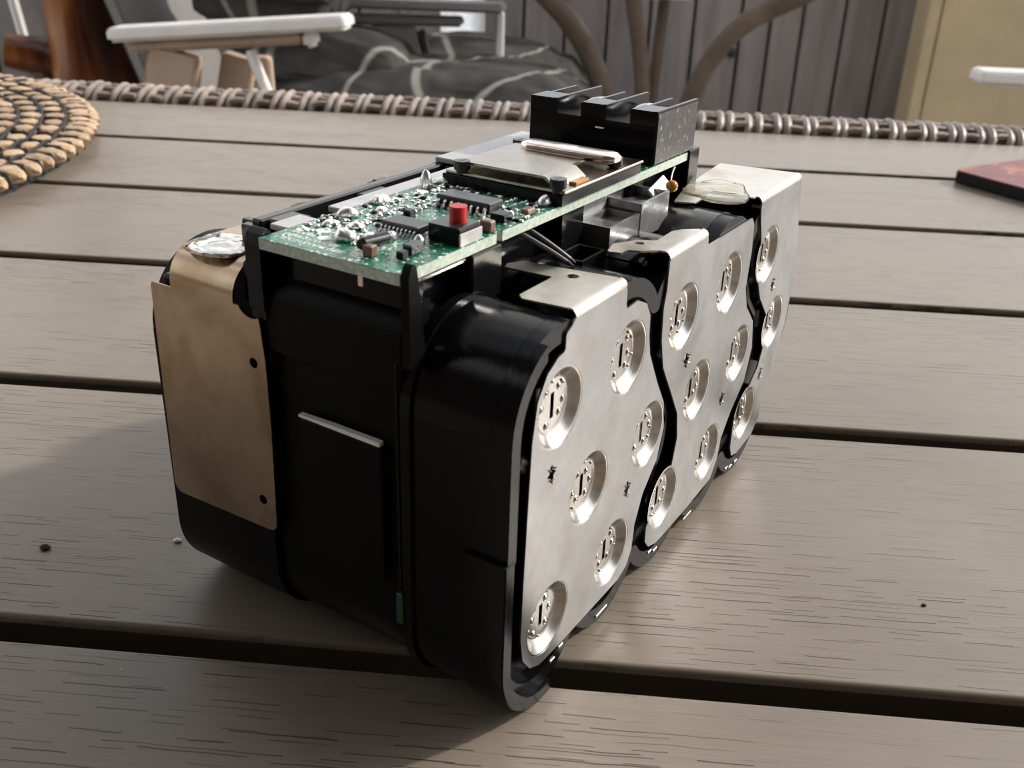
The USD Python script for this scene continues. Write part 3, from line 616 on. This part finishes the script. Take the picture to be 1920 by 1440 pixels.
# lower corner of the shell, one step prouder
gz = outline.buffer(0.75).difference(outline.buffer(-1.6))
B('corner_guard', [bevel_ext(gz.intersection(sbox(-6, -3, 10.5, 32.6)), 'y', -1.1, 6.2, 0.25)], 'black')
B('label_panel', cbox(-4.35, -3.4, 20.9, 36.4, 20.5, 44.6, .35), 'black_tex')
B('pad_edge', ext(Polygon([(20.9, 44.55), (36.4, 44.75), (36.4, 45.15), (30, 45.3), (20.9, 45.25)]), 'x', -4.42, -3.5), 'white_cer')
B('seam_line', cbox(-3.95, -3.4, 17.9, 18.35, 14, 58, .1), 'black')
B('insulator', cbox(-4.75, -3.3, 17.1, 18.3, 14.6, 20.3, .2), 'green_mat')  # small dark green strip at the seam
for (x_, z_, w_) in ((13.2, 3.2, 1.5), (15.8, 4.4, 1.5), (30.6, 1.8, 4.2), (50.2, 3.2, 1.5), (52.8, 2.2, 1.8), (68.5, 1.6, 4.2), (90.0, 2.6, 1.5), (92.6, 1.8, 1.8), (96.0, 1.6, 1.8)):
    B('edge_tab', cbox(x_ - w_ / 2, x_ + w_ / 2, 0.18, 0.42, z_ - .28, z_ + .28, .08), 'nickel_cup')

# contact plates with their pressed weld cups
def cup(cx, cz, seed):
    prof = [(6.45, 0.10), (6.15, 0.03), (5.85, 0.16), (5.55, 0.50), (4.62, 1.24), (4.36, 1.38), (4.05, 1.42)]
    n = 44; q = np.linspace(0, 2 * np.pi, n, endpoint=False)
    rings = [np.c_[cx + r * np.cos(q), np.full(n, y), cz + r * np.sin(q)] for r, y in prof]
    cone = loft(rings, caps=False)
    rn = np.random.RandomState(seed)
    slot = sbox(cx - .38, cz - 1.9, cx + .38, cz + 1.9).buffer(.12)
    disc = Point(cx, cz).buffer(4.10, quad_segs=11).difference(slot)
    parts = [cone, ext(disc, 'y', 1.40, 1.58)]
    for k in range(6):
        a = math.radians([55, 0, -50, 125, 180, 232][k] + rn.uniform(-10, 10)); rr = rn.uniform(2.4, 3.3)
        d = trimesh.creation.icosphere(1, 1.0); d.vertices *= [rn.uniform(.32, .5), .28, rn.uniform(.32, .5)]
        d.apply_translation([cx + rr * math.cos(a), 1.40, cz + rr * math.sin(a)]); parts.append(d)
        ring_ = trimesh.creation.torus(.55, .12, major_sections=12, minor_sections=5); ring_.apply_transform(trimesh.transformations.rotation_matrix(math.pi / 2, [1, 0, 0]))
        ring_.apply_translation([cx + rr * math.cos(a), 1.40, cz + rr * math.sin(a)]); parts.append(ring_)
    for k in range(5):
        a = rn.uniform(0, 6.28); d = trimesh.creation.icosphere(1, rn.uniform(.16, .30)); d.apply_translation([cx + 3.9 * math.cos(a), 1.34, cz + 3.9 * math.sin(a)]); parts.append(d)
    return cat(parts)
def star(cx, cz, rot=0.0):
    p = unary_union([sbox(-.28, -1.5, .28, 1.5), sbox(-1.1, -.28, 1.1, .28), Point(0, 0).buffer(.75, quad_segs=3)])
    return affinity.translate(affinity.rotate(p, rot, origin=(0, 0)), cx, cz)
stars = [star(8.9, 40.9, 10), star(36.0, 24.7, 0), star(57.0, 41.4, 5), star(79.3, 24.5, 0), star(102.8, 42.6, 0), star(103.4, 21.1, 0)]
cellsets = [[RA[0], RA[1], RB[0], RB[1], RC[0], RC[1]], [RA[2], RA[3], RB[2], RB[3], RC[2], RC[3]], [RA[4], RB[4], RC[4]]]
cellsets = [[(c[0] + .8, c[1] + .3) for c in s] for s in cellsets]
flanges = [rpoly([(13.6, 1.2), (28.9, 1.2), (27.2, 11.5), (26.8, 16.8), (24.0, 18.2), (22.4, 17.6), (23.0, 9.5), (13.6, 9.5), (12.6, 8.4), (13.4, 1.2)], .35).difference(Point(25.0, 7.2).buffer(.95)),
           rpoly([(44.8, 1.2), (60.5, 1.2), (58.0, 3.9), (55.8, 4.9), (49.2, 4.7), (47.6, 7.4), (43.2, 9.8), (39.0, 8.7), (39.6, 6.4), (41.6, 6.4), (42.5, 4.4), (44.6, 2.2)], .35).difference(Point(46.0, 6.3).buffer(.75)),
           rpoly([(87.7, 1.2), (112.0, 1.2), (109.4, 17.6), (86.5, 15.6), (73.6, 12.6), (75.5, 9.0), (84.2, 9.0), (86.4, 1.2)], .35)]
folds = [(13.5, 29.1), (44.7, 60.7), (87.6, 112.2)]
fold_prof = Point(1.2, 63.8).buffer(1.2, quad_segs=6).difference(Point(1.2, 63.8).buffer(0.9, quad_segs=6)).intersection(sbox(-.1, 63.8, 1.2, 65.2))
for i in range(3):
    body = plates[i]
    for c in cellsets[i]: body = body.difference(Point(*c).buffer(6.30, quad_segs=11))
    for s_ in stars: body = body.difference(s_)
    shape = [ext(body, 'y', 0.0, 0.30)]
    pl_ = B('contact_plate', shape, 'nickel')
    B('flange', [ext(fold_prof, 'x', *folds[i]), ext(flanges[i], 'z', 64.68, 64.98)], 'nickel_brown', pl_)
    for j, c in enumerate(cellsets[i]): B('weld_cup', cup(c[0], c[1], i * 10 + j), 'nickel_cup', pl_, smooth=40)
for k, s_ in enumerate([(8.9, 40.9), (36.0, 24.7), (57.0, 41.4), (79.3, 24.5), (102.8, 42.6), (103.4, 21.1)]):
    burrs = []
    rn = np.random.RandomState(40 + k)
    for a in (60, 150, 240, 320):
        a = math.radians(a + rn.uniform(-20, 20)); p0 = np.array([s_[0] + .8 * math.cos(a), 0, s_[1] + 1.0 * math.sin(a)]); p1 = p0 + [.35 * math.cos(a), -.45, .35 * math.sin(a)]
        burrs.append(tube([p0, p1], [.22, .05], 5))
    B('punched_burr', burrs, 'nickel_cup')

# tarnished strip on the front end, bent over the top edge
fp = rpoly([(66.6, 60.3), (43.6, 60.0), (43.0, 58.6), (42.4, 52), (42.3, 41), (42.9, 22.2), (43.6, 21.4), (67.2, 20.8)], 1.7)
fp = unary_union([fp.difference(sbox(61.9, 59.6, 70, 63)).difference(Point(44.6, 61.5).buffer(2.9)), sbox(48.2, 58.5, 61.9, 60.6)])
for h in ((44.9, 51.3), (45.5, 26.8)): fp = fp.difference(Point(*h).buffer(.85))
strip = [ext(fp, 'x', -4.55, -4.25)]
q = np.linspace(math.pi, math.pi / 2, 12); R_ = 5.4
path = [(-4.55 + R_ + R_ * math.cos(a), 60.6 + R_ * math.sin(a)) for a in q] + [(6, 66.0), (14, 66.0)]
pathi = [(-4.25 + (R_ - .3) + (R_ - .3) * math.cos(a), 60.6 + (R_ - .3) * math.sin(a)) for a in q] + [(6, 65.7), (14, 65.7)]
strip.append(ext(Polygon(path + pathi[::-1]), 'y', 48.2, 61.9))
B('end_strip', strip, 'nickel_warm', label='tarnished brown nickel strip')
B('top_frame', [cbox(-3.0, 12, 61.95, 65.8, 56, 60.6, .5), cbox(-2.5, 10, 45.2, 48, 60, 66.4, .5)], 'black')
B('glue_blob', heightfield((2.6, 54.6), 6.2, 7.0, 1.0, seed=3, bump=.5, freq=.45, z0=65.95), 'shiny_glue', smooth=True)
B('glue_blob', heightfield((86.5, 8.8), 10.5, 5.8, 0.6, seed=6, bump=.3, freq=.3, edge=.35, z0=64.95, rot=.12), 'glue', smooth=True)

# holder under the board
B('board_holder', [cbox(0, 93, 19.6, 44.6, 56, 69.9, .4), cbox(-1.2, 2, 17.6, 44.6, 62.5, 69.8, .3)], 'black')
B('holder_finger', [ext(rpoly([(-4.7, 58), (-4.7, 71.2), (-4.2, 72.6), (-3.6, 73.1), (-3.0, 72.4), (-2.6, 70), (-2.2, 66), (-1.2, 60)], .3), 'y', 14.9, 16.25)], 'black_tex')
B('holder_finger', [ext(rpoly([(-4.4, 60), (-4.4, 70.2), (-3.8, 71.8), (-2.6, 72.4), (-1.8, 71.6), (-.8, 62)], .3), 'y', 41.8, 44.8)], 'black')
qa = np.linspace(0, math.pi / 2, 12)
B('end_wall', ext(Polygon([(-3.75, 54), (-3.75, 61.2)] + [(1.3 - 5.05 * math.cos(a), 61.2 + 4.6 * math.sin(a)) for a in qa[1:]] + [(3, 65.8), (3, 54)]), 'y', 17.4, 44.2), 'black_tex')
B('end_wall', ext(rpoly([(44.8, 58.8), (44.8, 69.6), (41.9, 69.6), (41.9, 58.8)], .3), 'x', -4.05, -3.0), 'black')
B('holder_post', cbox(11.2, 18.9, 15.9, 20, 62, 69.9, .25), 'black')
B('holder_post', cbox(37.6, 45.2, 16.6, 20, 62, 69.9, .25), 'black')
B('holder_post', cbox(86.5, 91.5, 15.6, 19, 62, 71.9, .25), 'black')
B('holder_post', cbox(66, 72, 18.4, 21, 62, 69.9, .25), 'black')
B('support_strip', cbox(-2.8, 11, 16.9, 19.8, 69.0, 69.5, .1), 'nickel_cup')
def tray(x0, x1, y0, y1, z0, z1, t=.55):
    o_ = sbox(x0, y0, x1, y1); i_ = sbox(x0 + t, y0 + t, x1 - t, y1 - t)
    return [ext(o_.difference(i_), 'z', z0, z1)], [ext(i_, 'z', z0, z0 + (z1 - z0) * .74)]
for args in ((46.2, 57.4, 12.0, 18.6, 61.5, 66.4), (57.9, 69.6, 11.9, 20.0, 61.5, 68.0)):
    w_, f_ = tray(*args); tr_ = B('tray', w_, 'tray'); B('tray_floor', f_, 'tray', tr_)
B('tray_panel', cbox(45.6, 57.6, 18.7, 18.95, 62.5, 69.7, .05), 'grey_gloss')
w_, f_ = tray(33.2, 41.2, 10.0, 15.2, 58, 64.4, .5); B('socket', w_, 'black')
B('sleeve', ext(Point(52.55, 50.8).buffer(13.5, quad_segs=20).intersection(sbox(45, 55, 70, 70)), 'y', 5.2, 12), 'black_gloss')
B('sleeve', ext(Point(74.05, 50.8).buffer(13.42, quad_segs=20).intersection(sbox(60, 52, 90, 70)), 'y', 3.2, 14), 'black_gloss')
for k, (a, b) in enumerate((((25.8, 17.6, 69.6), (30.4, 11.3, 64.9)), ((28.4, 17.6, 69.6), (31.9, 11.6, 64.9)))):
    a, b = np.array(a), np.array(b); w = B('sensor_wire', tube(spline([a, a * .6 + b * .4 + [0, 0, .15], b], 8), .42, 8), 'wire')
    B('wire_tip', tube([b, b + (b - a) * .13], [.46, .15], 8), 'black_gloss', w)
tg = trimesh.creation.box([7.4, 0.5, 3.0]); tg = cbox(-3.6, 3.6, -.25, .25, -1.45, 1.45, .1)
tg.apply_transform(trimesh.transformations.euler_matrix(-.75, -.20, .05)); tg.apply_translation([71.2, 14.6, 67.6])
sn = B('sensor_tag', tg, 'white_cer'); 
B('sensor_bead', trimesh.creation.icosphere(3, 1.15).apply_translation([74.4, 13.6, 67.6]), 'amber', sn, smooth=True)
B('sensor_lead', tube(spline([(75, 14.2, 67.8), (77.5, 15.2, 68.8), (81, 16.2, 69.6)], 8), .22, 6), 'nickel_cup', sn)

# frame on the far side of the board
B('side_rail', [cbox(4.5, 83, 50.6, 52.6, 63, 70.3, .3), cbox(6, 11.5, 46.3, 50.7, 66, 70.2, .3), cbox(26.5, 33, 47.6, 50.7, 66, 69.9, .3), cbox(52, 60, 47.6, 50.7, 66, 69.9, .3)], 'black_gloss')
B('side_rail_clip', cbox(34.5, 37.5, 52.5, 53.8, 67.5, 70.2, .25), 'black_gloss')
B('side_rail_clip', cbox(3.5, 5.2, 50.8, 54.0, 66.5, 69.4, .25), 'black_gloss')
B('side_rail_clip', cbox(12.5, 14.2, 60.4, 63.6, 64.5, 66.4, .25), 'black_gloss')
B('side_ledge', [cbox(4.2, 10.6, 42.2, 48.4, 69.4, 70.3, .15)], 'grey_gloss')
B('side_ledge', [cbox(16.0, 50.0, 41.9, 47.4, 69.6, 70.6, .15)], 'grey_gloss')
B('side_ledge', [cbox(52.0, 83.0, 46.6, 52.8, 70.35, 71.3, .15)], 'grey_gloss')

# circuit board
bx = rpoly([(-4.7, 16.4), (18.0, 16.4), (18.4, 17.1), (19.2, 17.1), (19.6, 16.4), (91.5, 16.0), (91.5, 43.5), (60, 43.5), (60, 41.6), (-4.7, 41.6)], .15)
pcb = B('circuit_board', ext(bx, 'z', 70.0, 71.52), 'fr4')
B('solder_mask', ext(bx.buffer(-.05), 'z', 71.52, 71.60), 'mask', pcb)
def text(s, x_, y_, h_):
    t = meshkit.text_mesh(s, h_, 0.03); v = t.vertices.copy(); t.vertices = np.c_[x_ + v[:, 1], y_ - v[:, 0], 71.6 + v[:, 2]]; return t
B('printed_text', [text('BODBL 12SU', 0.3, 40.0, .95), text('PB BLJ CU7L ZF', -1.3, 40.2, .95), text('TPC24VYVAL 538V', -2.9, 39.6, .95)], 'silk', pcb, smooth=False)
rn = random.Random(4)
silk = []
for k in range(26):
    x_, y_ = rn.uniform(-1, 40), rn.uniform(17.5, 40)
    l_ = rn.uniform(1.2, 4.0)
    silk.append(cbox(x_, x_ + l_, y_, y_ + .14, 71.6, 71.62) if rn.random() < .5 else cbox(x_, x_ + .14, y_, y_ + l_ * .8, 71.6, 71.62))
B('printed_marks', silk, 'silk', pcb, smooth=False)
pads = [affinity.scale(Point(x_, y_).buffer(1, quad_segs=6), a_, b_) for x_, y_, a_, b_ in ((-1.5 + 3.6, 39.4, .9, 1.1), (3.4, 36.6, .9, 1.1), (-.4 + 1.2, 34.2, .9, 1.1), (29.6, 38.7, .9, 1.1), (24, 39.2, .9, 1.1))]
B('solder_pad', [ext(p, 'z', 71.6, 71.64) for p in pads], 'silk', pcb, smooth=False)
def ic(x0, x1, y0, y1, h_, npin, name='chip'):
    b_ = cat([cbox(x0, x1, y0, y1, 71.9, 71.6 + h_, .18)])
    c_ = B(name, b_, 'chip', pcb)
    for side, xx, sg in ((0, x0, -1), (1, x1, 1)):
        for k in range(npin):
            y_ = y0 + (y1 - y0) * (k + .5) / npin; w_ = (y1 - y0) / npin * .24
            P_ = [(xx, y_, 71.6 + h_ * .55), (xx + sg * .35, y_, 71.6 + h_ * .5), (xx + sg * .55, y_, 71.75), (xx + sg * 1.1, y_, 71.72)]
            yield_ = tube(P_, w_, 5, ref=[0, 1, 0])
            B('pin', yield_, 'solder', pcb)
ic(24.3, 28.3, 22.0, 32.0, 1.9, 8)
ic(8.9, 12.7, 24.0, 30.6, 1.5, 9)
sw = B('button', [cbox(9.2, 14.4, 16.9, 22.4, 71.6, 74.1, .2)], 'black', pcb)
B('button_cap', trimesh.creation.cylinder(1.28, 2.4, sections=24).apply_translation([12.2, 19.2, 75.3]), 'red', pcb, label='red round button cap')
B('button_bracket', [cbox(9.0, 14.5, 16.55, 16.85, 71.6, 73.5, .1), ], 'grey_gloss', pcb)
B('button_plate', cbox(9.2, 14.3, 17.0, 22.3, 74.1, 74.2, .03), 'chip', pcb)
B('diode', [tube([(-1.6, 25.5, 73.0), (-1.2, 25.5, 73.0), (3.0, 24.9, 73.0), (3.4, 24.9, 73.0)], [.7, .95, .95, .7], 14)], 'black_gloss', pcb)
B('diode', [cbox(1.6, 4.6, 19.4, 21.0, 71.7, 73.2, .2)], 'black_gloss', pcb)
B('capacitor', [cbox(-1.9, -.5, 23.4, 25.0, 71.6, 73.2, .15)], 'chip_brown', pcb)
B('capacitor', [cbox(17.2, 18.7, 17.0, 19.0, 71.6, 73.3, .2)], 'chip_brown', pcb)
B('capacitor', [cbox(28.0, 30.4, 17.3, 18.7, 71.6, 72.6, .2)], 'chip_brown', pcb)
B('transistor', [cbox(22.0, 24.6, 17.8, 20.4, 71.7, 73.0, .2)], 'black', pcb)
B('transistor', [cbox(14.9, 16.6, 30.0, 31.4, 71.7, 73.1, .2)], 'black', pcb)
B('transistor', [cbox(-.6, .9, 19.2, 20.4, 71.7, 72.9, .2)], 'black', pcb)
B('metal_can', heightfield((35.6, 18.6), 1.7, 1.3, 1.7, n=18, seed=11, bump=.1, z0=71.6), 'solder', pcb, smooth=True)
keep = [sbox(23, 29.6, 21.5, 32.5), sbox(7.7, 14, 23.5, 31), sbox(8.6, 15, 16, 23), sbox(-2, 5, 23.2, 26), sbox(1.4, 4.8, 19, 21.3)]
blocked = unary_union(keep + [sbox(-5, 26.5, 1.0, 42), sbox(-5, 16, 1.0, 18.5)])
for k, (x_, y_, a_, h_) in enumerate(((10.7, 38.6, 1.7, 1.6), (1.9, 31.4, 1.8, 1.9), (7.0, 33.6, 1.2, 1.0), (19.6, 39.6, 1.7, 1.5), (31.6, 39.6, 1.1, 2.9), (36.4, 39.0, 1.5, 1.4), (6.2, 38.0, 1.2, .9), (5.0, 29.5, 1.1, .9), (16.2, 36.5, 1.2, .9), (7.0, 22.2, 1.0, 1.2), (6.2, 26.6, .9, 1.2))):
    B('solder_blob', heightfield((x_, y_), a_, a_ * .85, h_, n=20, seed=20 + k, bump=.35, freq=.6, z0=71.6, rot=k), 'solder', pcb, smooth=True)
cnt = 0
for k in range(2600):
    if cnt >= 210: break
    x_, y_ = rn.uniform(-1.5, 40), rn.uniform(17.2, 40.6)
    if rn.random() < x_ / 70 - .1: continue
    pt = Point(x_, y_)
    if blocked.distance(pt) < .30: continue
    blocked = blocked.union(pt.buffer(.40, quad_segs=3)); cnt += 1
    a = rn.choice([0, math.pi / 2])
    if cnt % 3 == 0:
        m_ = cbox(-.55, .55, -.32, .32, 0, .42, .08); m_.apply_transform(trimesh.transformations.rotation_matrix(a, [0, 0, 1])); m_.apply_translation([x_, y_, 71.6])
        rs = B('resistor', m_, 'chip', pcb)
        for s_ in (-1, 1):
            e_ = heightfield((x_ + s_ * .72 * math.cos(a), y_ + s_ * .72 * math.sin(a)), .42, .42, .42, n=8, seed=k + s_, bump=.2, z0=71.6); B('solder_joint', e_, 'solder', pcb, smooth=True)
    else:
        B('solder_joint', heightfield((x_, y_), rn.uniform(.3, .62), rn.uniform(.26, .45), rn.uniform(.15, .45), n=9, seed=k, bump=.2, freq=1.2, z0=71.6, rot=a), 'solder', pcb, smooth=True)
B('pin_stub', cbox(-4.4, -3.9, 23.0, 23.8, 68.3, 70.0, .1), 'copper', pcb)

# power module on the board
B('module_frame', cbox(35.6, 64.4, 15.7, 39.2, 71.6, 73.5, .2), 'black', )
B('module_base', cbox(36.2, 64.8, 15.5, 38.9, 73.5, 74.0, .15), 'nickel_dark')
cv = rpoly([(37.5, 37.0), (57.0, 37.0), (57.0, 21.0), (48.0, 21.0), (37.5, 20.5)], .5)
B('module_cover', [ext(cv, 'z', 75.2, 75.6), ext(Polygon([(21.0, 75.6), (20.0, 75.5), (18.4, 74.4), (18.0, 74.0), (18.4, 73.95), (20.4, 75.15), (21.0, 75.2)]), 'x', 37.6, 47.6), cbox(38, 56, 36, 37, 74, 75.2)], 'nickel_dark')
for (x_, y_) in ((37.0, 36.0), (36.9, 17.2), (56.2, 17.0), (57.6, 37.4)):
    cyl = trimesh.creation.cylinder(1.38, 1.5, sections=20).apply_translation([x_, y_, 75.1])
    sc = B('screw', [cyl, trimesh.creation.cylinder(1.0, 1.6, sections=16).apply_translation([x_, y_, 74.3])], 'black_gloss')
    B('screw_drive', cbox(x_ - .8, x_ + .8, y_ - .16, y_ + .16, 75.8, 75.9), 'chip', sc)
bar_ = [np.c_[52.0 + 2.4 + 2.4 * np.sign(np.cos(a)) * np.abs(np.cos(a)) ** .6 * k, np.full(16, y_), 76.0 + .95 * np.sign(np.sin(a)) * np.abs(np.sin(a)) ** .6 * k] for a in [np.linspace(0, 2 * np.pi, 16, endpoint=False)]
        for y_, k in ((15.6, .55), (16.4, .92), (17.5, 1), (20, .98), (26, 1), (31, .97), (32.6, 1), (33.8, .9), (34.6, .5))]
B('busbar', loft(bar_), 'copper', smooth=40, label='shiny tinned copper bar')
B('module_clip', [cbox(41, 45.5, 16.2, 17.6, 74.0, 74.5, .1)], 'amber')

# terminal block
tb = [cbox(70.2, 89.0, 16.0, 43.2, 71.7, 78.9, .2)]
for y0_, y1_ in ((37.2, 43.2), (26.6, 32.0), (16.0, 21.6)):
    tb += [cbox(70.2, 76.4, y0_ + .02, y1_ - .02, 78.7, 81.6, .15), cbox(70.25, 89.0, y0_ + .01, y0_ + .75, 78.7, 81.68, .1), cbox(76.0, 88.0, y1_ - .75, y1_ - .02, 78.7, 81.3, .1)]
tbo = B('terminal_block', tb, 'black')
B('block_side', cbox(70.6, 88.6, 15.9, 16.05, 72.0, 81.2), 'speck_black', tbo)
for y_ in (39.6, 34.6, 29.2, 24.0, 18.6):
    for x_ in (77.5,):
        B('terminal', tube(spline([(76.6, y_, 79.6), (79, y_ + .4, 80.0), (82, y_ + .2, 80.3), (85.5, y_, 79.9), (87.5, y_, 79.2)], 12), .35, 6, ref=[0, 1, 0], flat=2.2), 'nickel_cup', tbo)
B('block_mark', cbox(70.12, 70.25, 26.8, 28.6, 77.2, 77.5), 'silk', tbo)
